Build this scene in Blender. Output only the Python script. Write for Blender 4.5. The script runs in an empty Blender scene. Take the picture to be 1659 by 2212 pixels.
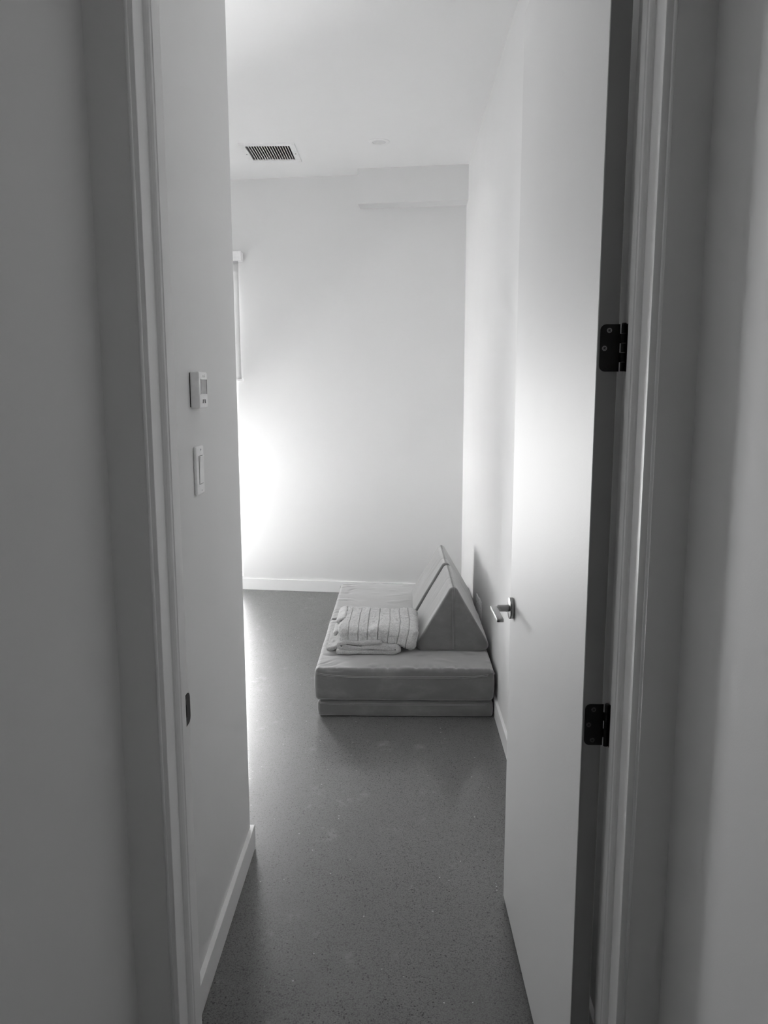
import bpy, bmesh, math, random
from mathutils import Vector, Matrix, noise

# ------------------------------------------------------------------ camera, world, light
scene = bpy.context.scene
COL = scene.collection
cam_data = bpy.data.cameras.new('camera')
cam_data.sensor_fit = 'HORIZONTAL'
cam_data.sensor_width = 36.0
cam_data.lens = 36.0 * 1670.0 / 1659.0
cam_data.clip_start = 0.02
cam = bpy.data.objects.new('camera', cam_data)
COL.objects.link(cam)
cam.location = (0.0, 0.0, 1.5)
_r = Vector((0.99977, 0.02100, -0.00150)).normalized()
_f = Vector((-0.0210, 0.9880, -0.1530)).normalized()
_u = _r.cross(_f).normalized()
_r = _f.cross(_u).normalized()
cam.matrix_world = Matrix(((_r.x, _u.x, -_f.x, 0.0), (_r.y, _u.y, -_f.y, 0.0),
                           (_r.z, _u.z, -_f.z, 1.5), (0, 0, 0, 1)))
scene.camera = cam

SKY = 24.0
GROUND = 66.0
world = bpy.data.worlds.new('overcast_sky')
scene.world = world
world.use_nodes = True
wn = world.node_tree
wn.nodes.clear()
w_out = wn.nodes.new('ShaderNodeOutputWorld')
w_bg = wn.nodes.new('ShaderNodeBackground')
w_tc = wn.nodes.new('ShaderNodeTexCoord')
w_sep = wn.nodes.new('ShaderNodeSeparateXYZ')
w_ramp = wn.nodes.new('ShaderNodeMapRange')
w_ramp.inputs['From Min'].default_value = -0.05
w_ramp.inputs['From Max'].default_value = 0.05
w_ramp.inputs['To Min'].default_value = GROUND
w_ramp.inputs['To Max'].default_value = SKY
wn.links.new(w_tc.outputs['Generated'], w_sep.inputs[0])
wn.links.new(w_sep.outputs['Z'], w_ramp.inputs['Value'])
wn.links.new(w_ramp.outputs[0], w_bg.inputs['Strength'])
w_bg.inputs['Color'].default_value = (1, 1, 1, 1)
wn.links.new(w_bg.outputs[0], w_out.inputs['Surface'])


def portal(name, loc, sx, sy, direction):
    """Sampling portal of a window opening: guides the sky light, adds none."""
    l = bpy.data.lights.new(name, 'AREA')
    l.shape = 'RECTANGLE'
    l.size, l.size_y = sx, sy
    l.cycles.is_portal = True
    o = bpy.data.objects.new(name, l)
    COL.objects.link(o)
    o.location = loc
    o.rotation_euler = Vector(direction).to_track_quat('-Z', 'Y').to_euler()
    return o


# openings (x or y range, z range)
W1 = (-1.78, -1.205, 0.10, 2.38)      # back wall, behind the roller blind
W2 = (5.32, 5.64, 0.05, 1.00)        # left wall by the back corner; unseen, shaped for the back-wall glow
W3 = (-2.30, -2.05, 0.90, 1.80)      # left hall wall behind the camera; added unseen, to light the hall
X_LEFT = -2.0
Y_HALL = -3.0
WA, WB = 5.651, -0.116               # back wall plane  Y = WA + WB*X


def yb(x):
    return WA + WB * x


portal('window_portal', ((W1[0] + W1[1]) / 2, yb(-1.49) + 0.20, (W1[2] + W1[3]) / 2), W1[1] - W1[0], W1[3] - W1[2], (-0.115, -1, 0))
portal('window_portal', (X_LEFT - 0.20, (W2[0] + W2[1]) / 2, (W2[2] + W2[3]) / 2), W2[3] - W2[2], W2[1] - W2[0], (1, 0, 0))
portal('window_portal', (-0.655, (W3[0] + W3[1]) / 2, (W3[2] + W3[3]) / 2), W3[3] - W3[2], W3[1] - W3[0], (1, 0, 0))

vs = scene.view_settings
scene.display_settings.display_device = 'sRGB'
vs.view_transform = 'Standard'
vs.look = 'None'
vs.gamma = 1.0
vs.exposure = 0.2
vs.use_curve_mapping = False
cy = scene.cycles
cy.use_denoising = True
cy.max_bounces = 16
cy.diffuse_bounces = 14
cy.glossy_bounces = 6
cy.transparent_max_bounces = 16
cy.sample_clamp_indirect = 8.0
cy.caustics_reflective = False
cy.caustics_refractive = False


# ------------------------------------------------------------------ materials
def new_mat(name):
    m = bpy.data.materials.new(name)
    m.use_nodes = True
    nt = m.node_tree
    b = nt.nodes['Principled BSDF']
    return m, nt, b


def grey(v):
    return (v, v, v, 1.0)


def obj_noise(nt, scale, detail=2.0, rough=0.5, stretch=None):
    tc = nt.nodes.new('ShaderNodeTexCoord')
    n = nt.nodes.new('ShaderNodeTexNoise')
    n.inputs['Scale'].default_value = scale
    n.inputs['Detail'].default_value = detail
    n.inputs['Roughness'].default_value = rough
    if stretch:
        mp = nt.nodes.new('ShaderNodeMapping')
        mp.inputs['Scale'].default_value = stretch
        nt.links.new(tc.outputs['Object'], mp.inputs[0])
        nt.links.new(mp.outputs[0], n.inputs['Vector'])
    else:
        nt.links.new(tc.outputs['Object'], n.inputs['Vector'])
    return n


def ramp(nt, src, stops):
    r = nt.nodes.new('ShaderNodeValToRGB')
    e = r.color_ramp.elements
    while len(e) < len(stops):
        e.new(0.5)
    for i, (p, v) in enumerate(stops):
        e[i].position = p
        e[i].color = grey(v)
    nt.links.new(src, r.inputs['Fac'])
    return r


def bump(nt, b, src, strength, dist):
    n = nt.nodes.new('ShaderNodeBump')
    n.inputs['Strength'].default_value = strength
    n.inputs['Distance'].default_value = dist
    nt.links.new(src, n.inputs['Height'])
    nt.links.new(n.outputs[0], b.inputs['Normal'])
    return n


def paint(name, v, rough, var=0.02, bscale=350.0, bstr=0.10, spec=0.35):
    m, nt, b = new_mat(name)
    n = obj_noise(nt, 2.5, 3.0)
    r = ramp(nt, n.outputs['Fac'], [(0.3, v - var), (0.7, v + var)])
    nt.links.new(r.outputs[0], b.inputs['Base Color'])
    b.inputs['Roughness'].default_value = rough
    b.inputs['Specular IOR Level'].default_value = spec
    n2 = obj_noise(nt, bscale, 2.0)
    bump(nt, b, n2.outputs['Fac'], bstr, 0.001)
    return m


def plain(name, v, rough, metal=0.0, spec=0.5):
    m, nt, b = new_mat(name)
    n = obj_noise(nt, 60.0, 2.0)
    r = ramp(nt, n.outputs['Fac'], [(0.3, v * 0.96), (0.7, min(1.0, v * 1.04))])
    nt.links.new(r.outputs[0], b.inputs['Base Color'])
    b.inputs['Roughness'].default_value = rough
    b.inputs['Metallic'].default_value = metal
    b.inputs['Specular IOR Level'].default_value = spec
    return m


MAT = {}
MAT['wall'] = paint('matte_wall_paint', 0.785, 0.75, 0.008)
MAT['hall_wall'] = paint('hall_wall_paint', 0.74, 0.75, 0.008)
MAT['ceiling'] = paint('ceiling_paint', 0.95, 0.85, 0.006)
MAT['trim'] = paint('satin_trim_paint', 0.90, 0.42, 0.006, 120.0, 0.03)
MAT['door'] = paint('satin_door_paint', 0.70, 0.55, 0.006, 260.0, 0.16, 0.25)
MAT['plastic'] = plain('white_plastic', 0.93, 0.35)
MAT['pale_print'] = plain('pale_grey_print', 0.40, 0.6)
MAT['screen'] = plain('liquid_crystal_screen', 0.22, 0.18)
MAT['mark'] = plain('grey_print', 0.16, 0.6)
MAT['black'] = plain('blackened_bronze', 0.012, 0.42, 0.6)
MAT['cavity'] = plain('dark_cavity', 0.03, 0.9, 0.0, 0.1)
MAT['door_edge'] = paint('darker_door_edge', 0.30, 0.7, 0.01, 90.0, 0.05)  # hinge edge in a darker grey than the door faces
MAT['duct'] = plain('galvanised_duct', 0.20, 0.6, 0.0, 0.2)
MAT['steel'] = plain('zinc_screw', 0.26, 0.35, 0.8)
MAT['dark_screw'] = plain('dark_screw', 0.10, 0.4, 0.8)
MAT['handle'] = plain('satin_nickel', 0.33, 0.26, 1.0)
MAT['lens'] = plain('frosted_lens', 0.80, 0.5)
MAT['aluminium'] = plain('window_frame_white', 0.8, 0.4)


def concrete():
    m, nt, b = new_mat('polished_concrete')
    L = nt.links.new
    n1 = obj_noise(nt, 1.3, 4.0, 0.6)
    n2 = obj_noise(nt, 14.0, 5.0, 0.65)
    n3 = obj_noise(nt, 260.0, 3.0, 0.7)
    r1 = ramp(nt, n1.outputs['Fac'], [(0.25, 0.135), (0.75, 0.170)])
    r2 = ramp(nt, n2.outputs['Fac'], [(0.25, 0.94), (0.75, 1.06)])
    r3 = ramp(nt, n3.outputs['Fac'], [(0.32, 0.50), (0.48, 1.0), (0.70, 1.40)])

    def mul(a, c):
        x = nt.nodes.new('ShaderNodeMix')
        x.data_type = 'RGBA'
        x.blend_type = 'MULTIPLY'
        x.inputs['Factor'].default_value = 1.0
        L(a, x.inputs['A'])
        L(c, x.inputs['B'])
        return x.outputs['Result']

    c = mul(mul(r1.outputs[0], r2.outputs[0]), r3.outputs[0])
    tc = nt.nodes.new('ShaderNodeTexCoord')
    # exposed dark sand grains, thicker along the middle of the floor
    v = nt.nodes.new('ShaderNodeTexVoronoi')
    v.inputs['Scale'].default_value = 150.0
    dn_ = nt.nodes.new('ShaderNodeTexNoise')
    dn_.inputs['Scale'].default_value = 320.0
    L(tc.outputs['Object'], dn_.inputs['Vector'])
    dm = nt.nodes.new('ShaderNodeVectorMath')
    dm.operation = 'MULTIPLY_ADD'
    L(dn_.outputs['Color'], dm.inputs[0])
    dm.inputs[1].default_value = (0.006, 0.006, 0.0)
    L(tc.outputs['Object'], dm.inputs[2])
    L(dm.outputs[0], v.inputs['Vector'])
    big = nt.nodes.new('ShaderNodeTexNoise')
    big.inputs['Scale'].default_value = 2.2
    big.inputs['Detail'].default_value = 3.0
    L(tc.outputs['Object'], big.inputs['Vector'])
    th = nt.nodes.new('ShaderNodeMapRange')
    th.inputs['From Min'].default_value = 0.39
    th.inputs['From Max'].default_value = 0.68
    th.inputs['To Min'].default_value = 0.0
    th.inputs['To Max'].default_value = 0.60
    L(big.outputs['Fac'], th.inputs['Value'])
    rnd = nt.nodes.new('ShaderNodeSeparateColor')
    L(v.outputs['Color'], rnd.inputs[0])
    lt = nt.nodes.new('ShaderNodeMath')
    lt.operation = 'LESS_THAN'
    L(rnd.outputs[0], lt.inputs[0])
    L(th.outputs[0], lt.inputs[1])
    near = nt.nodes.new('ShaderNodeMath')
    near.operation = 'LESS_THAN'
    L(v.outputs['Distance'], near.inputs[0])
    sz = nt.nodes.new('ShaderNodeMath')
    sz.operation = 'MULTIPLY'
    L(rnd.outputs[1], sz.inputs[0])
    sz.inputs[1].default_value = 0.42
    L(sz.outputs[0], near.inputs[1])
    pit = nt.nodes.new('ShaderNodeMath')
    pit.operation = 'MULTIPLY'
    L(lt.outputs[0], pit.inputs[0])
    L(near.outputs[0], pit.inputs[1])
    mx = nt.nodes.new('ShaderNodeMix')
    mx.data_type = 'RGBA'
    L(pit.outputs[0], mx.inputs['Factor'])
    L(c, mx.inputs['A'])
    mx.inputs['B'].default_value = grey(0.035)
    # fine peppering of darker sand
    v3 = nt.nodes.new('ShaderNodeTexVoronoi')
    v3.inputs['Scale'].default_value = 300.0
    L(dm.outputs[0], v3.inputs['Vector'])
    s3 = nt.nodes.new('ShaderNodeSeparateColor')
    L(v3.outputs['Color'], s3.inputs[0])
    p3 = ramp(nt, s3.outputs[0], [(0.14, 0.55), (0.16, 0.0)])
    p3.color_ramp.interpolation = 'CONSTANT'
    mx0 = nt.nodes.new('ShaderNodeMix')
    mx0.data_type = 'RGBA'
    L(p3.outputs[0], mx0.inputs['Factor'])
    L(mx.outputs['Result'], mx0.inputs['A'])
    mx0.inputs['B'].default_value = grey(0.05)
    mx = mx0
    # a few pale chips
    v2 = nt.nodes.new('ShaderNodeTexVoronoi')
    v2.inputs['Scale'].default_value = 70.0
    L(dm.outputs[0], v2.inputs['Vector'])
    s2 = nt.nodes.new('ShaderNodeSeparateColor')
    L(v2.outputs['Color'], s2.inputs[0])
    a1 = nt.nodes.new('ShaderNodeMath')
    a1.operation = 'GREATER_THAN'
    L(s2.outputs[0], a1.inputs[0])
    a1.inputs[1].default_value = 0.975
    a2 = nt.nodes.new('ShaderNodeMath')
    a2.operation = 'LESS_THAN'
    L(v2.outputs['Distance'], a2.inputs[0])
    a2.inputs[1].default_value = 0.16
    a3 = nt.nodes.new('ShaderNodeMath')
    a3.operation = 'MULTIPLY'
    L(a1.outputs[0], a3.inputs[0])
    L(a2.outputs[0], a3.inputs[1])
    mx2 = nt.nodes.new('ShaderNodeMix')
    mx2.data_type = 'RGBA'
    L(a3.outputs[0], mx2.inputs['Factor'])
    L(mx.outputs['Result'], mx2.inputs['A'])
    mx2.inputs['B'].default_value = grey(0.55)
    # pale worn cement stains
    n5 = obj_noise(nt, 5.0, 8.0, 0.75)
    st = ramp(nt, n5.outputs['Fac'], [(0.585, 0.0), (0.68, 0.5)])
    mx3 = nt.nodes.new('ShaderNodeMix')
    mx3.data_type = 'RGBA'
    L(st.outputs[0], mx3.inputs['Factor'])
    L(mx2.outputs['Result'], mx3.inputs['A'])
    mx3.inputs['B'].default_value = grey(0.30)
    L(mx3.outputs['Result'], b.inputs['Base Color'])
    rr = ramp(nt, n2.outputs['Fac'], [(0.3, 0.36), (0.7, 0.44)])
    L(rr.outputs[0], b.inputs['Roughness'])
    b.inputs['Specular IOR Level'].default_value = 0.34
    b.inputs['Coat Weight'].default_value = 0.45      # clear sealer
    b.inputs['Coat Roughness'].default_value = 0.085
    bump(nt, b, n3.outputs['Fac'], 0.12, 0.0006)
    return m


MAT['floor'] = concrete()


def suede(name, v):
    m, nt, b = new_mat(name)
    L = nt.links.new
    n1 = obj_noise(nt, 7.0, 5.0, 0.62, (1.0, 1.0, 1.6))
    r1 = ramp(nt, n1.outputs['Fac'], [(0.36, v * 0.90), (0.50, v), (0.64, v * 1.24)])
    n2 = obj_noise(nt, 420.0, 2.0, 0.6)
    L(r1.outputs[0], b.inputs['Base Color'])
    b.inputs['Roughness'].default_value = 0.85
    b.inputs['Specular IOR Level'].default_value = 0.2
    b.inputs['Sheen Weight'].default_value = 1.0
    b.inputs['Sheen Roughness'].default_value = 0.55
    bump(nt, b, n2.outputs['Fac'], 0.15, 0.0008)
    return m


MAT['suede'] = suede('brushed_microsuede', 0.145)
MAT['seam'] = plain('seam_thread', 0.34, 0.8)


def plush(name, v):
    m, nt, b = new_mat(name)
    L = nt.links.new
    n1 = obj_noise(nt, 260.0, 4.0, 0.7)
    n2 = obj_noise(nt, 45.0, 4.0, 0.6)
    r1 = ramp(nt, n1.outputs['Fac'], [(0.32, v * 0.72), (0.62, v * 1.15)])
    L(r1.outputs[0], b.inputs['Base Color'])
    b.inputs['Roughness'].default_value = 1.0
    b.inputs['Specular IOR Level'].default_value = 0.1
    b.inputs['Sheen Weight'].default_value = 0.6
    ad = nt.nodes.new('ShaderNodeMath')
    ad.operation = 'ADD'
    L(n1.outputs['Fac'], ad.inputs[0])
    L(n2.outputs['Fac'], ad.inputs[1])
    bump(nt, b, ad.outputs[0], 0.7, 0.004)
    return m


MAT['plush'] = plush('plush_fleece', 0.62)
MAT['plush_back'] = plush('curly_fleece', 0.48)


def blind_fabric():
    m, nt, b = new_mat('blind_fabric')
    L = nt.links.new
    out = nt.nodes['Material Output']
    n = obj_noise(nt, 500.0, 2.0)
    r = ramp(nt, n.outputs['Fac'], [(0.3, 0.80), (0.7, 0.86)])
    d = nt.nodes.new('ShaderNodeBsdfDiffuse')
    t = nt.nodes.new('ShaderNodeBsdfTranslucent')
    L(r.outputs[0], d.inputs['Color'])
    L(r.outputs[0], t.inputs['Color'])
    mx = nt.nodes.new('ShaderNodeMixShader')
    mx.inputs[0].default_value = 0.6
    L(d.outputs[0], mx.inputs[1])
    L(t.outputs[0], mx.inputs[2])
    L(mx.outputs[0], out.inputs['Surface'])
    return m


MAT['blind'] = blind_fabric()


def glass():
    m, nt, b = new_mat('window_glass')
    L = nt.links.new
    out = nt.nodes['Material Output']
    t = nt.nodes.new('ShaderNodeBsdfTransparent')
    g = nt.nodes.new('ShaderNodeBsdfGlossy')
    g.inputs['Roughness'].default_value = 0.02
    fr = nt.nodes.new('ShaderNodeFresnel')
    fr.inputs['IOR'].default_value = 1.45
    mx = nt.nodes.new('ShaderNodeMixShader')
    L(fr.outputs[0], mx.inputs[0])
    L(t.outputs[0], mx.inputs[1])
    L(g.outputs[0], mx.inputs[2])
    L(mx.outputs[0], out.inputs['Surface'])
    return m


MAT['glass'] = glass()


# ------------------------------------------------------------------ mesh helpers
class MB:
    def __init__(self):
        self.bm = bmesh.new()

    def prism(self, poly, z0, z1):
        """closed xy polygon extruded in z"""
        a = [self.bm.verts.new((x, y, z0)) for x, y in poly]
        c = [self.bm.verts.new((x, y, z1)) for x, y in poly]
        n = len(poly)
        self.bm.faces.new(a[::-1])
        self.bm.faces.new(c)
        for i in range(n):
            self.bm.faces.new((a[i], a[(i + 1) % n], c[(i + 1) % n], c[i]))
        return self

    def box(self, x0, x1, y0, y1, z0, z1):
        return self.prism([(x0, y0), (x1, y0), (x1, y1), (x0, y1)], z0, z1)

    def extrude(self, pts, vec):
        """closed 3d polygon swept along vec"""
        v = Vector(vec)
        a = [self.bm.verts.new(p) for p in pts]
        c = [self.bm.verts.new(Vector(p) + v) for p in pts]
        n = len(pts)
        self.bm.faces.new(a[::-1])
        self.bm.faces.new(c)
        for i in range(n):
            self.bm.faces.new((a[i], a[(i + 1) % n], c[(i + 1) % n], c[i]))
        return self

    def cyl(self, p0, p1, r, n=24, r1=None):
        p0, p1 = Vector(p0), Vector(p1)
        d = (p1 - p0)
        q = d.to_track_quat('Z', 'Y')
        r1 = r if r1 is None else r1
        a, c = [], []
        for i in range(n):
            t = 2 * math.pi * i / n
            o = Vector((math.cos(t), math.sin(t), 0))
            a.append(self.bm.verts.new(p0 + q @ (o * r)))
            c.append(self.bm.verts.new(p1 + q @ (o * r1)))
        self.bm.faces.new(a[::-1])
        self.bm.faces.new(c)
        for i in range(n):
            self.bm.faces.new((a[i], a[(i + 1) % n], c[(i + 1) % n], c[i]))
        return self

    def tube(self, pts, r, n=8, closed=False):
        pts = [Vector(p) for p in pts]
        rings = []
        m = len(pts)
        for i, p in enumerate(pts):
            if closed:
                d = pts[(i + 1) % m] - pts[i - 1]
            else:
                d = pts[min(i + 1, m - 1)] - pts[max(i - 1, 0)]
            d.normalize()
            up = Vector((0, 0, 1)) if abs(d.z) < 0.9 else Vector((1, 0, 0))
            s = d.cross(up).normalized()
            u = s.cross(d)
            rings.append([self.bm.verts.new(p + (s * math.cos(2 * math.pi * k / n) + u * math.sin(2 * math.pi * k / n)) * r) for k in range(n)])
        for i in range(m if closed else m - 1):
            A, B = rings[i], rings[(i + 1) % m]
            for k in range(n):
                self.bm.faces.new((A[k], A[(k + 1) % n], B[(k + 1) % n], B[k]))
        if not closed:
            self.bm.faces.new(rings[0][::-1])
            self.bm.faces.new(rings[-1])
        return self

    def bevel(self, w, seg=2, angle=0.6):
        bmesh.ops.recalc_face_normals(self.bm, faces=self.bm.faces)
        es = [e for e in self.bm.edges if len(e.link_faces) == 2 and e.calc_face_angle(0) > angle]
        bmesh.ops.bevel(self.bm, geom=es, offset=w, segments=seg, affect='EDGES', profile=0.5)
        return self

    def build(self, name, mat, parent=None, smooth=False):
        bmesh.ops.recalc_face_normals(self.bm, faces=self.bm.faces)
        me = bpy.data.meshes.new(name)
        self.bm.to_mesh(me)
        self.bm.free()
        me.materials.append(MAT[mat])
        if smooth:
            for p in me.polygons:
                p.use_smooth = True
            me.set_sharp_from_angle(angle=math.radians(38)) if smooth == 'auto' else None
        o = bpy.data.objects.new(name, me)
        COL.objects.link(o)
        if parent is not None:
            o.parent = parent
            o.matrix_parent_inverse = parent.matrix_world.inverted()
        return o


def tag(o, label, cat, group=None):
    o['label'] = label
    o['category'] = cat
    if group:
        o['group'] = group
    return o


def structure(o):
    o['kind'] = 'structure'
    return o


def thing(name, loc, label, cat, group=None):
    o = bpy.data.objects.new(name, None)
    o.empty_display_size = 0.05
    COL.objects.link(o)
    o.location = loc
    o.matrix_world = Matrix.Translation(Vector(loc))
    return tag(o, label, cat, group)


# ------------------------------------------------------------------ room shell
Z = 3.0
structure(MB().box(-2.6, 1.0, Y_HALL - 0.3, 6.3, -0.12, 0.0).build('floor', 'floor'))

# ceiling with the duct opening left free
VX0, VX1, VY0, VY1 = -0.960, -0.684, 5.014, 5.310
m = MB()
m.box(-2.6, VX0, Y_HALL - 0.3, 6.3, Z, Z + 0.15)
m.box(VX1, 1.0, Y_HALL - 0.3, 6.3, Z, Z + 0.15)
m.box(VX0, VX1, Y_HALL - 0.3, VY0, Z, Z + 0.15)
m.box(VX0, VX1, VY1, 6.3, Z, Z + 0.15)
structure(m.build('ceiling', 'ceiling'))

# back wall, slightly out of square, with window opening
def back_prism(m, x0, x1, z0, z1, d0=0.0, d1=0.22):
    m.prism([(x0, yb(x0) + d0), (x1, yb(x1) + d0), (x1, yb(x1) + d1), (x0, yb(x0) + d1)], z0, z1)


m = MB()
back_prism(m, -2.6, W1[0], 0, Z)
back_prism(m, W1[1], 0.7, 0, Z)
back_prism(m, W1[0], W1[1], 0, W1[2])
back_prism(m, W1[0], W1[1], W1[3], Z)
wall_back = structure(m.build('wall_back', 'wall'))
# boxed soffit under the ceiling in the back corner
s = MB().prism([(-0.292, 5.535), (0.453, 5.447), (0.453, yb(0.453)), (-0.284, yb(-0.284))], 2.772, Z)
s.build('soffit', 'wall', wall_back)

structure(MB().box(0.453, 0.70, 1.325, 6.1, 0, Z).build('wall_right', 'wall'))
m = MB()
m.box(X_LEFT - 0.22, X_LEFT, 2.357, W2[0], 0, Z)
m.box(X_LEFT - 0.22, X_LEFT, W2[1], 6.1, 0, Z)
m.box(X_LEFT - 0.22, X_LEFT, W2[0], W2[1], 0, W2[2])
m.box(X_LEFT - 0.22, X_LEFT, W2[0], W2[1], W2[3], Z)
structure(m.build('wall_left', 'wall'))
structure(MB().box(-2.4, -0.495, 1.325, 2.357, 0, Z).build('wall_entry', 'wall'))
# door wall between hall and room (left piece, right piece, over the door)
m = MB()
m.box(-2.4, -0.3925, 1.180, 1.325, 0, Z)
m.box(0.3855, 0.70, 1.180, 1.325, 0, Z)
m.box(-0.3925, 0.3855, 1.180, 1.325, 2.478, Z)
wall_front = structure(m.build('wall_front', 'hall_wall'))
MB().cyl((-0.3900, 1.1805, 0), (-0.3900, 1.1805, 2.478), 0.0026, 16).build('corner_bead', 'trim', wall_front, True)
MB().cyl((0.3832, 1.1805, 0), (0.3832, 1.1805, 2.478), 0.0026, 16).build('corner_bead', 'trim', wall_front, True)
# hall
m = MB()
m.box(-0.64, -0.452, Y_HALL, W3[0], 0, Z)
m.box(-0.64, -0.452, W3[1], 1.180, 0, Z)
m.box(-0.64, -0.452, W3[0], W3[1], 0, W3[2])
m.box(-0.64, -0.452, W3[0], W3[1], W3[3], Z)
structure(m.build('wall_hall_left', 'hall_wall'))
structure(MB().box(0.442, 0.70, Y_HALL, 1.180, 0, Z).build('wall_hall_right', 'hall_wall'))
structure(MB().box(-0.64, 0.70, Y_HALL - 0.2, Y_HALL, 0, Z).build('wall_hall_rear', 'hall_wall'))

# baseboards
BH = 0.083
m = MB().box(0.4405, 0.453, 1.326, yb(0.447) - 0.0005, 0, BH).bevel(0.0012, 1)
structure(m.build('baseboard_right', 'trim'))
m = MB()
back_prism(m, X_LEFT + 0.005, 0.4400, 0, 0.087, -0.013, 0.0)
structure(m.bevel(0.0012, 1).build('baseboard_back', 'trim'))
m = MB().prism([(-0.495, 1.326), (-0.481, 1.326), (-0.481, 2.371), (X_LEFT + 0.005, 2.371), (X_LEFT + 0.005, 2.357), (-0.495, 2.357)], 0, 0.081).bevel(0.0012, 1)
structure(m.build('baseboard_left', 'trim'))


# windows: frame, pane
def window(name, frame_boxes, pane):
    m = MB()
    for b in frame_boxes:
        b(m)
    w = structure(m.build(name, 'aluminium'))
    p = MB()
    pane(p)
    p.build('pane', 'glass', w)
    return w


fw = 0.045
window('window_1', [
    lambda m: back_prism(m, W1[0], W1[0] + fw, W1[2], W1[3], 0.10, 0.16),
    lambda m: back_prism(m, W1[1] - fw, W1[1], W1[2], W1[3], 0.10, 0.16),
    lambda m: back_prism(m, W1[0] + fw, W1[1] - fw, W1[2], W1[2] + fw, 0.10, 0.16),
    lambda m: back_prism(m, W1[0] + fw, W1[1] - fw, W1[3] - fw, W1[3], 0.10, 0.16)],
    lambda m: back_prism(m, W1[0] + fw, W1[1] - fw, W1[2] + fw, W1[3] - fw, 0.127, 0.133))
xa, xb = X_LEFT - 0.16, X_LEFT - 0.10
window('unseen_window_2', [
    lambda m: m.box(xa, xb, W2[0], W2[0] + fw, W2[2], W2[3]),
    lambda m: m.box(xa, xb, W2[1] - fw, W2[1], W2[2], W2[3]),
    lambda m: m.box(xa, xb, W2[0] + fw, W2[1] - fw, W2[2], W2[2] + fw),
    lambda m: m.box(xa, xb, W2[0] + fw, W2[1] - fw, W2[3] - fw, W2[3])],
    lambda m: m.box(xa + 0.027, xa + 0.033, W2[0] + fw, W2[1] - fw, W2[2] + fw, W2[3] - fw))
xa, xb = -0.60, -0.54
window('added_hall_window', [
    lambda m: m.box(xa, xb, W3[0], W3[0] + fw, W3[2], W3[3]),
    lambda m: m.box(xa, xb, W3[1] - fw, W3[1], W3[2], W3[3]),
    lambda m: m.box(xa, xb, W3[0] + fw, W3[1] - fw, W3[2], W3[2] + fw),
    lambda m: m.box(xa, xb, W3[0] + fw, W3[1] - fw, W3[3] - fw, W3[3])],
    lambda m: m.box(xa + 0.027, xa + 0.033, W3[0] + fw, W3[1] - fw, W3[2] + fw, W3[3] - fw))

# door frame: jambs with moulded stops
JL, JR = -0.3840, 0.3740
JY0, JY1 = 1.193, 1.3285


def stop_profile(xf, sgn):
    """xy outline of a door stop on a jamb face at xf, projecting sgn*10 mm"""
    pr = [(0, 1.275), (10, 1.275), (10, 1.2525), (8.6, 1.2505), (8.2, 1.2485), (8.4, 1.2465), (7.6, 1.2445), (5.2, 1.2415), (2.6, 1.2395), (0, 1.2385)]
    return [(xf + sgn * a / 1000.0, y) for a, y in pr]


left_jamb = structure(MB().box(-0.3925, JL, JY0, JY1, 0, 2.466).bevel(0.0008, 1).build('trim_1', 'trim'))
MB().prism(stop_profile(JL, 1), 0, 2.452).build('stop', 'trim', left_jamb)
right_jamb = structure(MB().box(JR, 0.3855, JY0, JY1, 0, 2.466).bevel(0.0008, 1).build('trim_2', 'trim'))
MB().prism(stop_profile(JR, -1), 0, 2.452).build('stop', 'trim', right_jamb)
structure(MB().box(-0.3925, 0.3855, JY0, JY1, 2.466, 2.478).build('trim_3', 'trim'))
# strike plate on the latch jamb
rs = []
for k in range(9):
    t = math.pi / 2 * k / 8
    rs.append((1.3325 - 0.012 + 0.012 * math.cos(t), 0.952 + 0.012 * math.sin(t)))
rs2 = [(y, 2 * 0.9355 - z) for y, z in rs[::-1]]
outline = rs + [(1.288, 0.964), (1.288, 0.907)] + rs2
st = MB().extrude([(JL, y, z) for y, z in outline], (0.0014, 0, 0)).build('strike_plate', 'black', left_jamb)
MB().box(JL + 0.0012, JL + 0.0016, 1.297, 1.310, 0.924, 0.947).build('latch_hole', 'cavity', st)
for zz in (0.956, 0.915):
    MB().cyl((JL + 0.0010, 1.304, zz), (JL + 0.0020, 1.304, zz), 0.0035, 12).build('screw', 'dark_screw', st)

# ------------------------------------------------------------------ open door with handle and hinges
HX, HY = 0.3262, 1.3170
LX, LY = 0.3103, 2.1170
TH = 0.0355
dv = Vector((LX - HX, LY - HY, 0)).normalized()
nv = Vector((dv.y, -dv.x, 0))          # away from the visible face (+x)
h0, l0 = Vector((HX, HY, 0)), Vector((LX, LY, 0))
m = MB().prism([(h0.x, h0.y), ((h0 + nv * TH).x, (h0 + nv * TH).y), ((l0 + nv * TH).x, (l0 + nv * TH).y), (l0.x, l0.y)], 0.012, 2.440).bevel(0.0015, 2)
door = structure(m.build('door_1', 'door'))
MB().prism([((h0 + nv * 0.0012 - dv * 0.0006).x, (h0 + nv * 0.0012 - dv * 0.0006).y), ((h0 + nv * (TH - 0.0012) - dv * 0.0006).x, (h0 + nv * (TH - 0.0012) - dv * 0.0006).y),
            ((h0 + nv * (TH - 0.0012) + dv * 0.0002).x, (h0 + nv * (TH - 0.0012) + dv * 0.0002).y), ((h0 + nv * 0.0012 + dv * 0.0002).x, (h0 + nv * 0.0012 + dv * 0.0002).y)], 0.014, 2.438).build('hinge_edge', 'door_edge', door)['label'] = 'dark hinge edge of the door'

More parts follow.
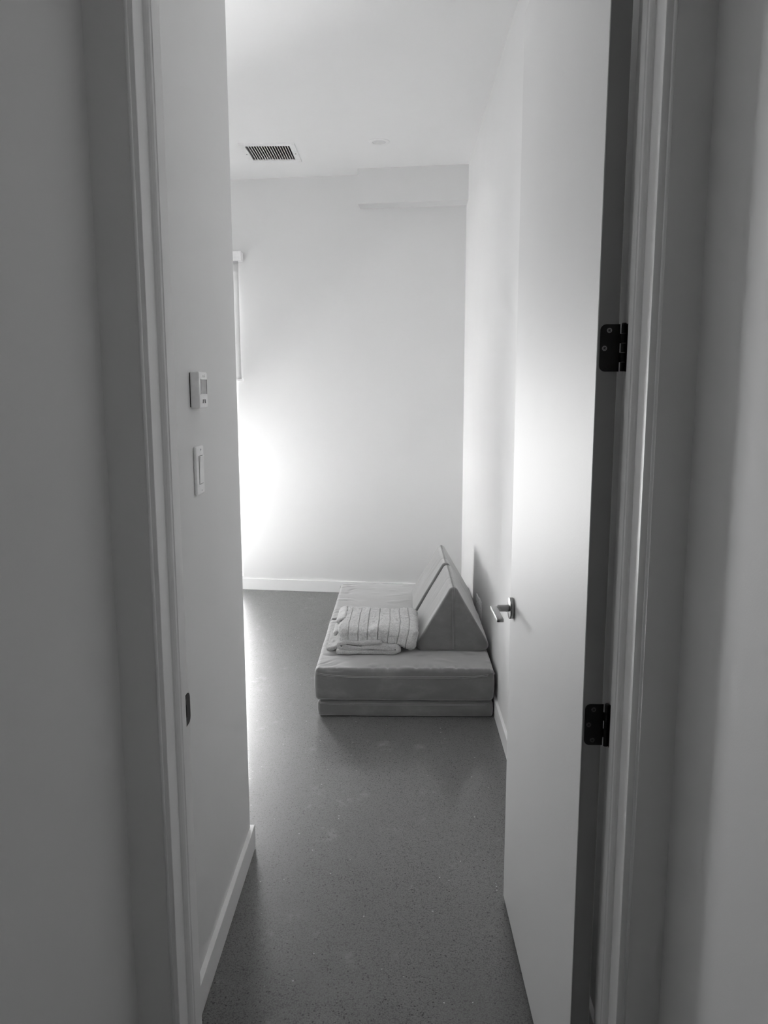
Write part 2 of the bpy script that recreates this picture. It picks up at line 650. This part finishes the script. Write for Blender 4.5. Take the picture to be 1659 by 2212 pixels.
# lever handle
hz = 0.9125
hc = h0 + dv * 0.752
hc.z = hz
rose = MB().cyl(hc, hc - nv * 0.012, 0.0295, 48).bevel(0.0012, 2).build('door_handle', 'handle', door, 'auto')
MB().cyl(hc - nv * 0.012, hc - nv * 0.044, 0.0095, 32).bevel(0.0008, 1).build('neck', 'handle', rose, 'auto')
# flat L lever: hub over the neck, then back towards the hinges
pl = []
def lp(along, out, z):
    return hc + dv * along - nv * out + Vector((0, 0, z))


plan = [(0.0095, 0.034), (0.0095, 0.062), (-0.118, 0.062), (-0.118, 0.044), (-0.0095, 0.044), (-0.0095, 0.034)]
m = MB().extrude([lp(a, o, 0.0045) for a, o in plan], (0, 0, -0.009)).bevel(0.0012, 2)
m.build('lever', 'handle', rose, 'auto')
MB().cyl(lp(0, 0.018, -0.0088), lp(0, 0.018, -0.0100), 0.0016, 10).build('set_screw', 'cavity', rose)

# hinges
def hinge(zc, screws):
    zt, zb = zc + 0.0385, zc - 0.0385
    x0, x1 = 0.3302, 0.3625
    r = 0.010
    pts = []
    for k in range(9):
        t = math.pi / 2 * k / 8
        pts.append((x0 + r - r * math.cos(t), zb + r - r * math.sin(t)))
    low = pts
    high = [(x, zt + zb - z) for x, z in pts[::-1]]
    # clockwise outline with knuckle notches on the right side
    seg = (zt - zb) / 5
    right = []
    for k in range(5):
        za, zz = zb + seg * k, zb + seg * (k + 1)
        xr = 0.3660 if k in (1, 3) else 0.3628
        right += [(xr, za), (xr, zz)]
    outline = [(x, HY - 0.0016, z) for x, z in low + right + high]
    leaf = MB().extrude(outline, (0, 0.0018, 0)).build('hinge', 'black', door)
    for k in range(5):
        za, zz = zb + seg * k + 0.0004, zb + seg * (k + 1) - 0.0004
        MB().cyl((0.3680, HY - 0.0045, za), (0.3680, HY - 0.0045, zz), 0.0042, 20).build('knuckle', 'black', leaf, 'auto')
    MB().cyl((0.3680, HY - 0.0045, zt), (0.3680, HY - 0.0045, zt + 0.002), 0.0046, 20, 0.003).build('pin_cap', 'black', leaf, 'auto')
    # leaf let into the jamb
    MB().box(0.3722, 0.3742, 1.283, HY - 0.003, zb, zt).build('jamb_leaf', 'black', leaf)
    for (sx, sz, kind) in screws:
        y = HY - 0.0016
        if kind == 'hole':
            MB().cyl((sx, y, zc + sz), (sx, y - 0.0002, zc + sz), 0.0048, 20).build('screw_hole', 'cavity', leaf)
            continue
        # ring-edged head with cross recess
        s = MB().cyl((sx, y + 0.0003, zc + sz), (sx, y - 0.0006, zc + sz), 0.0042, 20).build('screw', kind, leaf)
        c = MB()
        a = 0.5
        for q in (a, a + math.pi / 2):
            ca, sa = math.cos(q), math.sin(q)
            L_, W_ = 0.0026, 0.0007
            c.extrude([(sx + ca * L_ - sa * W_, y - 0.0005, zc + sz + sa * L_ + ca * W_),
                       (sx - ca * L_ - sa * W_, y - 0.0005, zc + sz - sa * L_ + ca * W_),
                       (sx - ca * L_ + sa * W_, y - 0.0005, zc + sz - sa * L_ - ca * W_),
                       (sx + ca * L_ + sa * W_, y - 0.0005, zc + sz + sa * L_ - ca * W_)], (0, -0.0003, 0))
        c.build('screw_slot', 'cavity', leaf)
    return leaf


hinge(1.5720, [(0.3450, 0.0285, 'steel'), (0.3380, -0.0005, 'steel'), (0.3450, -0.0300, 'hole')])
hinge(0.9120, [(0.3455, 0.0285, 'dark_screw'), (0.3375, 0.0000, 'dark_screw'), (0.3450, -0.0290, 'dark_screw')])

# ------------------------------------------------------------------ ceiling fittings
vent = thing('ceiling_vent', (-0.82, 5.162, Z), 'white square ceiling vent grille with dark parallel slots', 'vent')
m = MB()
FX0, FX1, FY0, FY1 = -0.992, -0.650, 4.972, 5.352
m.box(FX0, VX0, FY0, FY1, Z - 0.008, Z)
m.box(VX1, FX1, FY0, FY1, Z - 0.008, Z)
m.box(VX0, VX1, FY0, VY0, Z - 0.008, Z)
m.box(VX0, VX1, VY1, FY1, Z - 0.008, Z)
m.build('frame', 'plastic', vent)
m = MB()
m.box(VX0, VX1, VY0, VY1, Z + 0.145, Z + 0.150)
m.box(VX0, VX0 + 0.001, VY0, VY1, Z, Z + 0.145)
m.box(VX1 - 0.001, VX1, VY0, VY1, Z, Z + 0.145)
m.box(VX0, VX1, VY0, VY0 + 0.001, Z, Z + 0.145)
m.box(VX0, VX1, VY1 - 0.001, VY1, Z, Z + 0.145)
m.build('duct', 'duct', vent)
NS = 17
for k in range(NS):
    xc = VX0 + (VX1 - VX0) * (k + 0.5) / NS + 0.006
    w, h = 0.0017, 0.012
    tilt = -0.0030
    MB().extrude([(xc - w - tilt, VY0, Z - 0.003), (xc + w - tilt, VY0, Z - 0.003), (xc + w + tilt, VY0, Z + h), (xc - w + tilt, VY0, Z + h)], (0, VY1 - VY0, 0)).build('slat', 'plastic', vent)
for xx in (FX0 + 0.016, FX1 - 0.016):
    MB().cyl((xx, 5.17, Z - 0.008), (xx, 5.17, Z - 0.0092), 0.004, 12).build('screw', 'steel', vent)

lamp = thing('downlight', (-0.131, 4.967, Z), 'round white recessed downlight in the ceiling, switched off', 'light')
c = Vector((-0.131, 4.967, 0))
m = MB()
prof = [(0.064, Z), (0.064, Z - 0.002), (0.060, Z - 0.0045), (0.046, Z - 0.006), (0.041, Z - 0.0045), (0.041, Z)]
n = 56
rings = [[m.bm.verts.new((c.x + r * math.cos(2 * math.pi * i / n), c.y + r * math.sin(2 * math.pi * i / n), z)) for i in range(n)] for r, z in prof]
for a in range(len(prof)):
    A, B = rings[a], rings[(a + 1) % len(prof)]
    for i in range(n):
        m.bm.faces.new((A[i], A[(i + 1) % n], B[(i + 1) % n], B[i]))
m.build('trim_ring', 'plastic', lamp, 'auto')
MB().cyl((c.x, c.y, Z), (c.x, c.y, Z - 0.003), 0.0405, 48).build('lens', 'lens', lamp)

# ------------------------------------------------------------------ roller blind on the back wall
blind = thing('roller_blind', (-1.45, yb(-1.45), 2.46), 'white roller blind half lowered over the window at the left of back wall', 'blind')
m = MB()
back_prism(m, X_LEFT + 0.005, -1.1415, 2.431, 2.497, -0.082, -0.0005)
m.bevel(0.0015, 1).build('cassette', 'plastic', blind)
m = MB()
back_prism(m, -1.1415, -1.1385, 2.433, 2.495, -0.080, -0.004)
m.build('end_cap', 'plastic', blind)
m = MB()
nn = 24
ptsA, ptsB = [], []
for k in range(nn + 1):
    z = 2.435 - (2.435 - 1.600) * k / nn
    t = k / nn
    dpt = -0.054 - 0.006 * math.sin(math.pi * t)
    ptsA.append((dpt, z))
x0, x1 = X_LEFT + 0.015, -1.1660
for (dpt, z), (dp2, z2) in zip(ptsA[:-1], ptsA[1:]):
    v = [m.bm.verts.new(p) for p in (
        (x0, yb(x0) + dpt, z), (x1, yb(x1) + dpt, z), (x1, yb(x1) + dp2, z2), (x0, yb(x0) + dp2, z2))]
    m.bm.faces.new(v)
bmesh.ops.remove_doubles(m.bm, verts=m.bm.verts, dist=1e-5)
bmesh.ops.solidify(m.bm, geom=m.bm.faces[:], thickness=0.0006)
m.build('fabric', 'blind', blind, True)
m = MB()
back_prism(m, X_LEFT + 0.012, -1.1600, 1.586, 1.603, -0.054, -0.038)
rail = m.bevel(0.003, 2).build('bottom_rail', 'plastic', blind, 'auto')
m = MB()
back_prism(m, -1.1600, -1.1560, 1.583, 1.604, -0.055, -0.037)
m.build('rail_cap', 'plastic', rail)

# ------------------------------------------------------------------ wall fittings on the entry wall
XW = -0.495
th = thing('thermostat', (XW, 1.866, 1.506), 'white box thermostat with small grey screen above the light switch', 'thermostat')
MB().box(XW, XW + 0.0014, 1.828, 1.903, 1.466, 1.546).build('back_plate', 'cavity', th)
m = MB().box(XW + 0.0013, XW + 0.0235, 1.826, 1.9055, 1.4625, 1.5495).bevel(0.0045, 4)
m.build('housing', 'plastic', th, 'auto')
XF = XW + 0.0235
m = MB()
m.box(XF - 0.001, XF + 0.0009, 1.8375, 1.8955, 1.4955, 1.5325)
scr = m.build('screen_bezel', 'plastic', th)
MB().box(XF + 0.0002, XF + 0.0012, 1.8395, 1.8895, 1.4970, 1.5310).build('screen', 'screen', scr)
MB().box(XF + 0.0002, XF + 0.0013, 1.8895, 1.8940, 1.4970, 1.5310).build('screen_edge', 'cavity', scr)
for ycen, lean in ((1.8585, 0.0012), (1.8760, -0.0012)):
    MB().extrude([(XF - 0.0002, ycen - 0.0035 - lean, 1.4750), (XF - 0.0002, ycen + 0.0035 - lean, 1.4750), (XF - 0.0002, ycen + 0.0030 + lean, 1.4840), (XF - 0.0002, ycen - 0.0030 + lean, 1.4840)], (0.0012, 0, 0)).build('button', 'mark', th)
MB().box(XF - 0.0002, XF + 0.0003, 1.8790, 1.8805, 1.5370, 1.5430).box(XF - 0.0002, XF + 0.0003, 1.8600, 1.8790, 1.5365, 1.5380).box(XF - 0.0002, XF + 0.0003, 1.8600, 1.8700, 1.5395, 1.5408).build('logo_print', 'pale_print', th)

sw = thing('light_switch', (XW, 1.870, 1.313), 'white rocker light switch with screwed plate below the thermostat', 'switch')
m = MB().box(XW, XW + 0.0080, 1.8345, 1.9065, 1.2535, 1.3725).bevel(0.0048, 4)
m.build('cover_plate', 'plastic', sw, 'auto')
XS = XW + 0.0080
MB().box(XS - 0.0002, XS + 0.0004, 1.8560, 1.8925, 1.2790, 1.3485).build('rocker_frame', 'mark', sw)
m = MB().extrude([(XS, 1.8570, 1.2800), (XS, 1.8570, 1.3475), (XS + 0.0046, 1.8570, 1.3475), (XS + 0.0018, 1.8570, 1.3137), (XS + 0.0010, 1.8570, 1.2800)], (0, 0.0345, 0)).bevel(0.0006, 1)
m.build('rocker', 'plastic', sw)
for zz in (1.3625, 1.2635):
    s = MB().cyl((XS - 0.0003, 1.8755, zz), (XS + 0.0008, 1.8755, zz), 0.0034, 16).build('screw', 'plastic', sw)
    MB().box(XS + 0.0007, XS + 0.0010, 1.8730, 1.8780, zz - 0.0006, zz + 0.0006).build('screw_slot', 'mark', s)

# outlets on the right wall behind the backrest
for (yc_, zc_, lab) in ((4.367, 0.275, 'white outlet plate behind the backrest, the one farther from the door'),
                        (4.215, 0.292, 'white outlet plate behind the backrest, the one nearer to the door')):
    o = thing('wall_outlet', (0.453, yc_, zc_), lab, 'outlet', 'outlet plates on the right wall')
    MB().box(0.4475, 0.453, yc_ - 0.057, yc_ + 0.057, zc_ - 0.058, zc_ + 0.058).bevel(0.002, 2).build('cover_plate', 'plastic', o, 'auto')
    for dy in (-0.023, 0.023):
        r_ = MB().box(0.4466, 0.4476, yc_ + dy - 0.0165, yc_ + dy + 0.0165, zc_ - 0.033, zc_ + 0.033).build('receptacle', 'plastic', o)
        for dz in (-0.018, 0.018):
            for d2 in (-0.006, 0.006):
                MB().box(0.4464, 0.4467, yc_ + dy + d2 - 0.001, yc_ + dy + d2 + 0.001, zc_ + dz - 0.004, zc_ + dz + 0.004).build('slot', 'cavity', r_)


# ------------------------------------------------------------------ foam play couch
def soft_box(x0, x1, y0, y1, z0, z1, r, step, fn=None, extra=()):
    """dense box with rounded edges; fn(p, n) gives a displaced point"""
    bm = bmesh.new()
    c = Vector(((x0 + x1) / 2, (y0 + y1) / 2, (z0 + z1) / 2))
    h = Vector(((x1 - x0) / 2, (y1 - y0) / 2, (z1 - z0) / 2))

    def samples(hh):
        # denser inside the rounded edge
        k = max(2, int((2 * hh - 2 * r) / step))
        inner = [-hh + r + (2 * hh - 2 * r) * i / k for i in range(k + 1)]
        e = [r * (1 - math.cos(math.pi / 2 * i / 5)) for i in range(5)]
        e = [r * i / 5 for i in range(5)]
        return [-hh + q for q in e] + inner + [hh - q for q in e[::-1]]

    sx, sy, sz = samples(h.x), samples(h.y), samples(h.z)
    if extra:                       # finer columns along the stitched grooves
        add = [g - c.x + o_ for g in extra for o_ in (-0.0024, -0.0012, 0.0, 0.0012, 0.0024)]
        sx = sorted([q for q in sx if all(abs(q - (g - c.x)) > 0.0034 for g in extra)] + add)
    cache = {}

    def vert(p):
        key = (round(p[0], 6), round(p[1], 6), round(p[2], 6))
        v = cache.get(key)
        if v is None:
            p = Vector(p)
            i = Vector((max(-h.x + r, min(h.x - r, p.x)), max(-h.y + r, min(h.y - r, p.y)), max(-h.z + r, min(h.z - r, p.z))))
            d = p - i
            nrm = d.normalized()
            q = i + nrm * r
            w = c + q
            if fn:
                w = fn(w, nrm)
            v = bm.verts.new(w)
            cache[key] = v
        return v

    def face(A, B, mk):
        for i in range(len(A) - 1):
            for j in range(len(B) - 1):
                bm.faces.new((vert(mk(A[i], B[j])), vert(mk(A[i + 1], B[j])), vert(mk(A[i + 1], B[j + 1])), vert(mk(A[i], B[j + 1]))))

    for s in (-1, 1):
        face(sx, sy, lambda a, b: (a, b, s * h.z))
        face(sx, sz, lambda a, b: (a, s * h.y, b))
        face(sy, sz, lambda a, b: (s * h.x, a, b))
    mb = MB.__new__(MB)
    mb.bm = bm
    return mb


def nz(p, s, seed=0.0):
    return noise.noise(Vector((p.x * s + seed, p.y * s + seed * 1.7, p.z * s - seed)))


def cushion_fn(x0, x1, y0, y1, z0, z1, seed, crown=0.0025):
    hx, hy = (x1 - x0) / 2, (y1 - y0) / 2
    cx, cyy, cz = (x0 + x1) / 2, (y0 + y1) / 2, (z0 + z1) / 2
    hz_ = (z1 - z0) / 2

    def fn(p, n):
        u, v, w = (p.x - cx) / hx, (p.y - cyy) / hy, (p.z - cz) / hz_
        d = 0.0
        # crowned top, bulging sides
        if abs(n.z) > 0.5:
            d += crown * (1 - u * u) * (1 - v * v) if n.z > 0 else 0.0
        side = 1 - abs(n.z)
        d += 0.006 * side * (1 - w * w)
        d += 0.0016 * nz(p, 7.0, seed)
        # puckers where the cover is gathered along the seams
        top = max(0.0, n.z) if n.z > 0.2 else 0.0
        if top > 0:
            dl = p.x - x0
            if dl < 0.20:
                f = math.exp(-((dl - 0.05) / 0.06) ** 2)
                d -= 0.0060 * f * max(0.0, noise.noise(Vector((p.x * 5, p.y * 52 + 7.0 * noise.noise(Vector((p.x * 6, p.y * 6, seed))), seed))) - 0.12) * 2
            dn = p.y - y0
            if dn < 0.10:
                f = math.exp(-((dn - 0.02) / 0.030) ** 2)
                d -= 0.0050 * f * max(0.0, noise.noise(Vector((p.x * 60, p.y * 9, seed + 3))) - 0.10) * 2
            d += 0.0060 * max(0.0, noise.noise(Vector((p.x * 9 + p.y * 7, p.y * 13 - p.x * 4, seed + 9))) - 0.25)
        q = p + n * d
        if n.z > 0.5:
            q.z = min(q.z, z1 + 0.0040)
        return q
    return fn


def seam_line(x0, x1, y0, y1, zf, lift, r_in, off, z_sag):
    """rectangular seam around a slab: low along the middle of each side, rising at the corners"""
    pts = []
    def add(ax, ay, bx, by, nn=28):
        for k in range(nn):
            t = k / nn
            x, y = ax + (bx - ax) * t, ay + (by - ay) * t
            e = abs(2 * t - 1) ** 6
            pts.append((x, y, zf + lift * e))
    c_ = 0.014
    add(x0 + c_, y0, x1 - c_, y0)
    add(x1, y0 + c_, x1, y1 - c_)
    add(x1 - c_, y1, x0 + c_, y1)
    add(x0, y1 - c_, x0, y0 + c_)
    return pts


CX0, CX1 = -0.392, 0.4315
# base slab
base = thing('couch_base', (0.02, 4.22, 0.0), 'thin grey suede foam base slab lying on the concrete floor under the seat cushion', 'cushion')
fn = cushion_fn(-0.380, 0.430, 3.425, 5.030, 0.0, 0.080, 2.0, 0.0)
soft_box(-0.380, 0.430, 3.425, 5.030, 0.0018, 0.0780, 0.012, 0.025, fn).build('slab', 'suede', base, True)
for dz in (0.0, 0.0055):
    MB().tube(seam_line(-0.3852, 0.4352, 3.4195, 5.0350, 0.0610 + dz, 0.005, 0, 0, 0), 0.0011, 6, True).build('seam', 'seam', base, True)

# folding seat cushion in two halves
seat = thing('seat_cushion', (0.02, 4.22, 0.081), 'thick grey suede folding seat cushion of two halves on the thin base slab', 'cushion')
SZ0, SZ1 = 0.0835, 0.2385
for (a, b_, sd) in ((3.412, 4.207, 5.0), (4.217, 5.035, 11.0)):
    fn = cushion_fn(CX0, CX1, a, b_, SZ0, SZ1, sd)
    half = soft_box(CX0, CX1, a, b_, SZ0, SZ1, 0.018, 0.009, fn).build('seat_half', 'suede', seat, True)
    for dz in (0.0, 0.0060):
        MB().tube(seam_line(CX0 - 0.0058, CX1 + 0.0058, a - 0.0058, b_ + 0.0045, 0.1985 + dz, 0.016, 0, 0, 0), 0.0013, 6, True).build('seam', 'seam', half, True)
# fabric hinge joining the halves at the front left
MB().box(-0.399, -0.384, 4.2035, 4.2215, 0.196, 0.222).bevel(0.003, 2).build('fabric_tab', 'suede', seat, 'auto')


# triangular backrest pillows
def tri_section(bl, br, ap, r, n=10):
    """rounded triangle outline in xz, list of (x, z)"""
    P = [Vector(bl), Vector(br), Vector(ap)]
    out = []
    for i in range(3):
        p, a, c = P[i], P[i - 1], P[(i + 1) % 3]
        da, dc = (a - p).normalized(), (c - p).normalized()
        ang = da.angle(dc)
        t = r[i] / math.tan(ang / 2)
        bis = (da + dc).normalized()
        cen = p + bis * (r[i] / math.sin(ang / 2))
        s, e = p + da * t - cen, p + dc * t - cen
        a0 = math.atan2(s.y, s.x)
        a1 = math.atan2(e.y, e.x)
        while a1 < a0:
            a1 += 2 * math.pi
        if a1 - a0 > math.pi:
            a1 -= 2 * math.pi
        for k in range(n + 1):
            q = a0 + (a1 - a0) * k / n
            out.append(cen + Vector((math.cos(q), math.sin(q))) * r[i])
    # subdivide straight runs
    fin = []
    for i in range(len(out)):
        a, c = out[i], out[(i + 1) % len(out)]
        k = max(1, int((c - a).length / 0.010))
        for j in range(k):
            fin.append(a + (c - a) * (j / k))
    return fin


def wedge(name, label, y0, y1, bl, br, ap, seed, yap0=0.0):
    t = thing(name, ((bl[0] + br[0]) / 2, (y0 + y1) / 2, bl[1]), label, 'cushion', 'wedge backrest pillows')
    sec = tri_section(bl, br, ap, (0.030, 0.030, 0.026))
    cen = Vector(((bl[0] + br[0] + ap[0]) / 3, (bl[1] + br[1] + ap[1]) / 3))
    m = MB()
    rings = []
    e = 0.012
    ys = []
    for k in range(5):
        q = math.pi / 2 * k / 4
        ys.append((y0 + e * (1 - math.sin(q)), 1 - (1 - math.cos(q)) * 0.0, e * (1 - math.cos(q))))
    ys = []
    # end rounding: inset and position
    for k in range(5):
        q = math.pi / 2 * k / 4
        ys.append((y0 + e - e * math.cos(q), e - e * math.sin(q)))
    nmid = int((y1 - y0 - 2 * e) / 0.011)
    for k in range(1, nmid):
        ys.append((y0 + e + (y1 - y0 - 2 * e) * k / nmid, 0.0))
    for k in range(4, -1, -1):
        q = math.pi / 2 * k / 4
        ys.append((y1 - e + e * math.cos(q), e - e * math.sin(q)))
    for (y, ins) in ys:
        ring = []
        for p in sec:
            d = (p - cen)
            L_ = d.length
            dn = d.normalized()
            amp = 0.0018 * noise.noise(Vector((p.x * 8, y * 8, p.y * 8 + seed)))
            endf = max(0.0, 1 - min(y - y0, y1 - y) / 0.16)
            # drag lines running down the slopes from the ridge
            up = (p.y - bl[1]) / (ap[1] - bl[1])
            amp -= 0.0028 * max(0.0, noise.noise(Vector((y * 26 + p.x * 5, up * 2.2, seed + 5))) - 0.12) * (0.35 + up)
            amp += 0.004 * math.sin(math.pi * min(1, max(0, (y - y0) / (y1 - y0)))) * (1 - abs(2 * up - 1)) * 0.5
            q = cen + dn * (L_ - ins * 1.25 + amp)
            zmin = bl[1] + 0.0006
            ring.append(m.bm.verts.new((q.x, y, max(zmin, q.y))))
        rings.append(ring)
    n = len(sec)
    for A, B in zip(rings[:-1], rings[1:]):
        for i in range(n):
            m.bm.faces.new((A[i], A[(i + 1) % n], B[(i + 1) % n], B[i]))
    # end caps as concentric rings, softly domed, with gathered wrinkles beside the seam
    for ring, yy, sg in ((rings[0], y0, -1), (rings[-1], y1, 1)):
        prev = ring
        for s in range(1, 13):
            f = 1 - s / 12.5
            cur = []
            for v in ring:
                x = cen.x + (v.co.x - cen.x) * f
                z = cen.y + (v.co.z - cen.y) * f
                bul = 0.007 * (1 - f * f)
                sx = x - ap[0]
                wr = 0.0028 * math.exp(-(sx / 0.06) ** 2) * noise.noise(Vector((sx * 7, z * 70, seed + 2)))
                wr -= 0.004 * math.exp(-(sx / 0.006) ** 2)
                cur.append(m.bm.verts.new((x, yy + sg * (bul + wr * (1 - f * 0.6)), z)))
            for i in range(n):
                m.bm.faces.new((prev[i], prev[(i + 1) % n], cur[(i + 1) % n], cur[i]))
            prev = cur
        m.bm.faces.new(prev)
    body = m.build('body', 'suede', t, True)
    # zip seam up the near end and along the ridge
    top = max(p.y for p in sec)
    for dx in (-0.0028, 0.0028):
        pts = []
        for k in range(22):
            z = bl[1] + 0.012 + (top - bl[1] - 0.028) * k / 21
            f = (z - bl[1]) / (top - bl[1])
            pts.append((ap[0] + dx, y0 - 0.0055 * math.sin(math.pi * min(1, f * 1.05)) - 0.0012 + 0.002 * (1 - math.sin(math.pi * f)), z))
        for k in range(1, 6):
            q = math.pi / 2 * k / 5
            pts.append((ap[0] + dx, y0 + 0.014 - 0.014 * math.cos(q), top - 0.016 + 0.0165 * math.sin(q)))
        for k in range(1, 24):
            y = y0 + 0.014 + (y1 - y0 - 0.028) * k / 23
            pts.append((ap[0] + dx, y, top + 0.0005 + 0.0018 * noise.noise(Vector((ap[0] * 8, y * 8, ap[1] * 8 + seed)))))
        MB().tube(pts, 0.0012, 6).build('seam', 'seam', body, True)
    return t


ZT = SZ1 + 0.0044
wedge('wedge_pillow', 'nearer of the two grey triangular wedge pillows, beside the folded blanket', 3.655, 4.166, (0.062, ZT), (0.456, ZT), (0.259, 0.590), 4.0)
wedge('wedge_pillow', 'farther grey triangular wedge pillow, toward the back wall', 4.187, 4.708, (0.052, ZT), (0.452, ZT), (0.252, 0.592), 17.0)

# ------------------------------------------------------------------ folded plush blanket
bl = thing('blanket', (-0.12, 3.82, ZT), 'light grey ribbed plush blanket folded on the near half of the seat cushion', 'blanket')
RX0, RX1, RY0, RY1, RZ0, RZ1 = -0.300, 0.074, 3.608, 4.000, 0.286, 0.380
grooves = [-0.250, -0.202, -0.156, -0.108, -0.060, -0.014, 0.028]


def roll_fn(p, n):
    u = (p.x - RX0) / (RX1 - RX0)
    v = (p.y - RY0) / (RY1 - RY0)
    d = 0.0
    g = min(abs(p.x - q) for q in grooves)
    d -= 0.0075 * max(0.0, 1 - g / 0.0024)
    d += 0.0008 * min(1.0, g / 0.024)
    d += 0.013 * noise.noise(Vector((p.x * 9 + 3, p.y * 9, p.z * 11)))
    d += 0.006 * noise.noise(Vector((p.x * 12, p.y * 26, p.z * 24 + 5)))
    d += 0.0035 * noise.noise(Vector((p.x * 60 + 2, p.y * 60, p.z * 60)))
    d += 0.0034 * noise.noise(Vector((p.x * 125, p.y * 110, p.z * 110)))
    q = p + n * d
    q.x += 0.005 * noise.noise(Vector((p.x * 4, p.y * 9, p.z * 12)))
    # deep crease across the front-top edge near the middle
    cr = math.exp(-((p.x + 0.155) / 0.030) ** 2) * math.exp(-((p.y - RY0 - 0.05) / 0.05) ** 2)
    q.z -= 0.016 * cr * max(0.0, n.z + 0.3)
    # right end sags off the lower fold on to the seat, top falls a little to the right
    q.z -= 0.030 * (max(0.0, (u - 0.62) / 0.38) ** 1.2) * (1.0 if n.z < 0.3 else 0.45)
    q.z -= 0.010 * v
    # front right corner pushed out
    q.y -= 0.016 * max(0.0, u - 0.6) * (1 - v)
    q.x += 0.40 * max(0.0, u - 0.4) * max(0.0, q.z - RZ0 + 0.01)
    q.z = max(q.z, ZT + 0.0035)
    return q


soft_box(RX0, RX1, RY0, RY1, RZ0, RZ1, 0.030, 0.0032, roll_fn, grooves).build('upper_fold', 'plush', bl, True)


def ribbon(path, th_, y0, y1, seed, amp=0.005):
    """soft thick sheet: xz centre path, swept in y with rounded edges"""
    m = MB()
    P = [Vector(p) for p in path]
    # resample
    Q = []
    for a, b in zip(P[:-1], P[1:]):
        k = max(1, int((b - a).length / 0.005))
        for j in range(k):
            Q.append(a + (b - a) * (j / k))
    Q.append(P[-1])
    # smooth path
    for _ in range(6):
        Q = [Q[0]] + [(Q[i - 1] + Q[i] * 2 + Q[i + 1]) / 4 for i in range(1, len(Q) - 1)] + [Q[-1]]
    left, right = [], []
    for i, p in enumerate(Q):
        d = (Q[min(i + 1, len(Q) - 1)] - Q[max(i - 1, 0)]).normalized()
        nn_ = Vector((-d.y, d.x))
        left.append(p + nn_ * th_ / 2)
        right.append(p - nn_ * th_ / 2)
    def cap(p, d, s):
        out = []
        a0 = math.atan2(d.y, d.x) + math.pi / 2
        for k in range(1, 6):
            q = a0 - math.pi * k / 6 * s
            out.append(p + Vector((math.cos(q), math.sin(q))) * th_ / 2)
        return out
    d1 = (Q[-1] - Q[-2]).normalized()
    d0 = (Q[0] - Q[1]).normalized()
    loop = left + cap(Q[-1], d1, 1) + right[::-1] + cap(Q[0], d0, 1)
    cs = sum(loop, Vector((0, 0))) / len(loop)
    rings = []
    ny = max(4, int((y1 - y0) / 0.007))
    e = th_ * 0.38
    stations = [(y0 + e - e * math.cos(math.pi / 2 * k / 4), e - e * math.sin(math.pi / 2 * k / 4)) for k in range(5)]
    stations += [(y0 + e + (y1 - y0 - 2 * e) * k / ny, 0.0) for k in range(1, ny)]
    stations += [(y1 - e + e * math.cos(math.pi / 2 * k / 4), e - e * math.sin(math.pi / 2 * k / 4)) for k in range(4, -1, -1)]
    nl = len(loop)
    # inward normals for inset
    norms = []
    for i in range(nl):
        d = (loop[(i + 1) % nl] - loop[i - 1])
        d = d.normalized() if d.length > 1e-9 else Vector((1, 0))
        norms.append(Vector((-d.y, d.x)))
    for (y, ins) in stations:
        ring = []
        for p, nn_ in zip(loop, norms):
            a = amp * noise.noise(Vector((p.x * 40, y * 40, p.y * 40 + seed))) + amp * 0.6 * noise.noise(Vector((p.x * 140, y * 140, p.y * 140 + seed)))
            q = p - nn_ * (-ins) * -1.0 + nn_ * 0.0
            q = p + nn_ * (-ins if False else 0.0)
            q = p - nn_ * 0.0
            q = Vector((p.x, p.y)) + nn_ * (a - 0.0)
            q = q - nn_ * ins * LOOP_SIGN
            yy = y + 0.010 * noise.noise(Vector((p.x * 9, seed, p.y * 20)))
            ring.append(m.bm.verts.new((q.x, yy, max(ZT + 0.0005, q.y))))
        rings.append(ring)
    for A, B in zip(rings[:-1], rings[1:]):
        for i in range(nl):
            m.bm.faces.new((A[i], A[(i + 1) % nl], B[(i + 1) % nl], B[i]))
    m.bm.faces.new(rings[0])
    m.bm.faces.new(rings[-1][::-1])
    return m


LOOP_SIGN = 1.0
# lower fold: a sheet doubled back on itself with its rounded bend to the right
zb = ZT + 0.0115
ribbon([(-0.300, zb), (-0.10, zb + 0.001), (-0.03, zb), (-0.008, zb + 0.004), (-0.003, zb + 0.013), (-0.010, zb + 0.024), (-0.05, zb + 0.028), (-0.12, zb + 0.027), (-0.20, zb + 0.018), (-0.285, zb + 0.022), (-0.305, zb + 0.034), (-0.26, zb + 0.046), (-0.10, zb + 0.047)], 0.0235, 3.592, 3.985, 1.0).build('lower_fold', 'plush_back', bl, True)
ribbon([(-0.352, zb), (-0.325, zb + 0.004), (-0.305, zb + 0.010), (-0.300, zb + 0.018)], 0.020, 3.640, 3.960, 8.0).build('corner_flap', 'plush_back', bl, True)
# rolled edges showing at the left end of the bundle
ribbon([(-0.322, 0.302), (-0.333, 0.312), (-0.322, 0.322), (-0.300, 0.318)], 0.017, 3.720, 3.985, 12.0).build('rolled_edge', 'plush', bl, True)
ribbon([(-0.300, 0.338), (-0.318, 0.347), (-0.312, 0.362), (-0.285, 0.366)], 0.018, 3.780, 3.990, 15.0).build('rolled_edge', 'plush', bl, True)
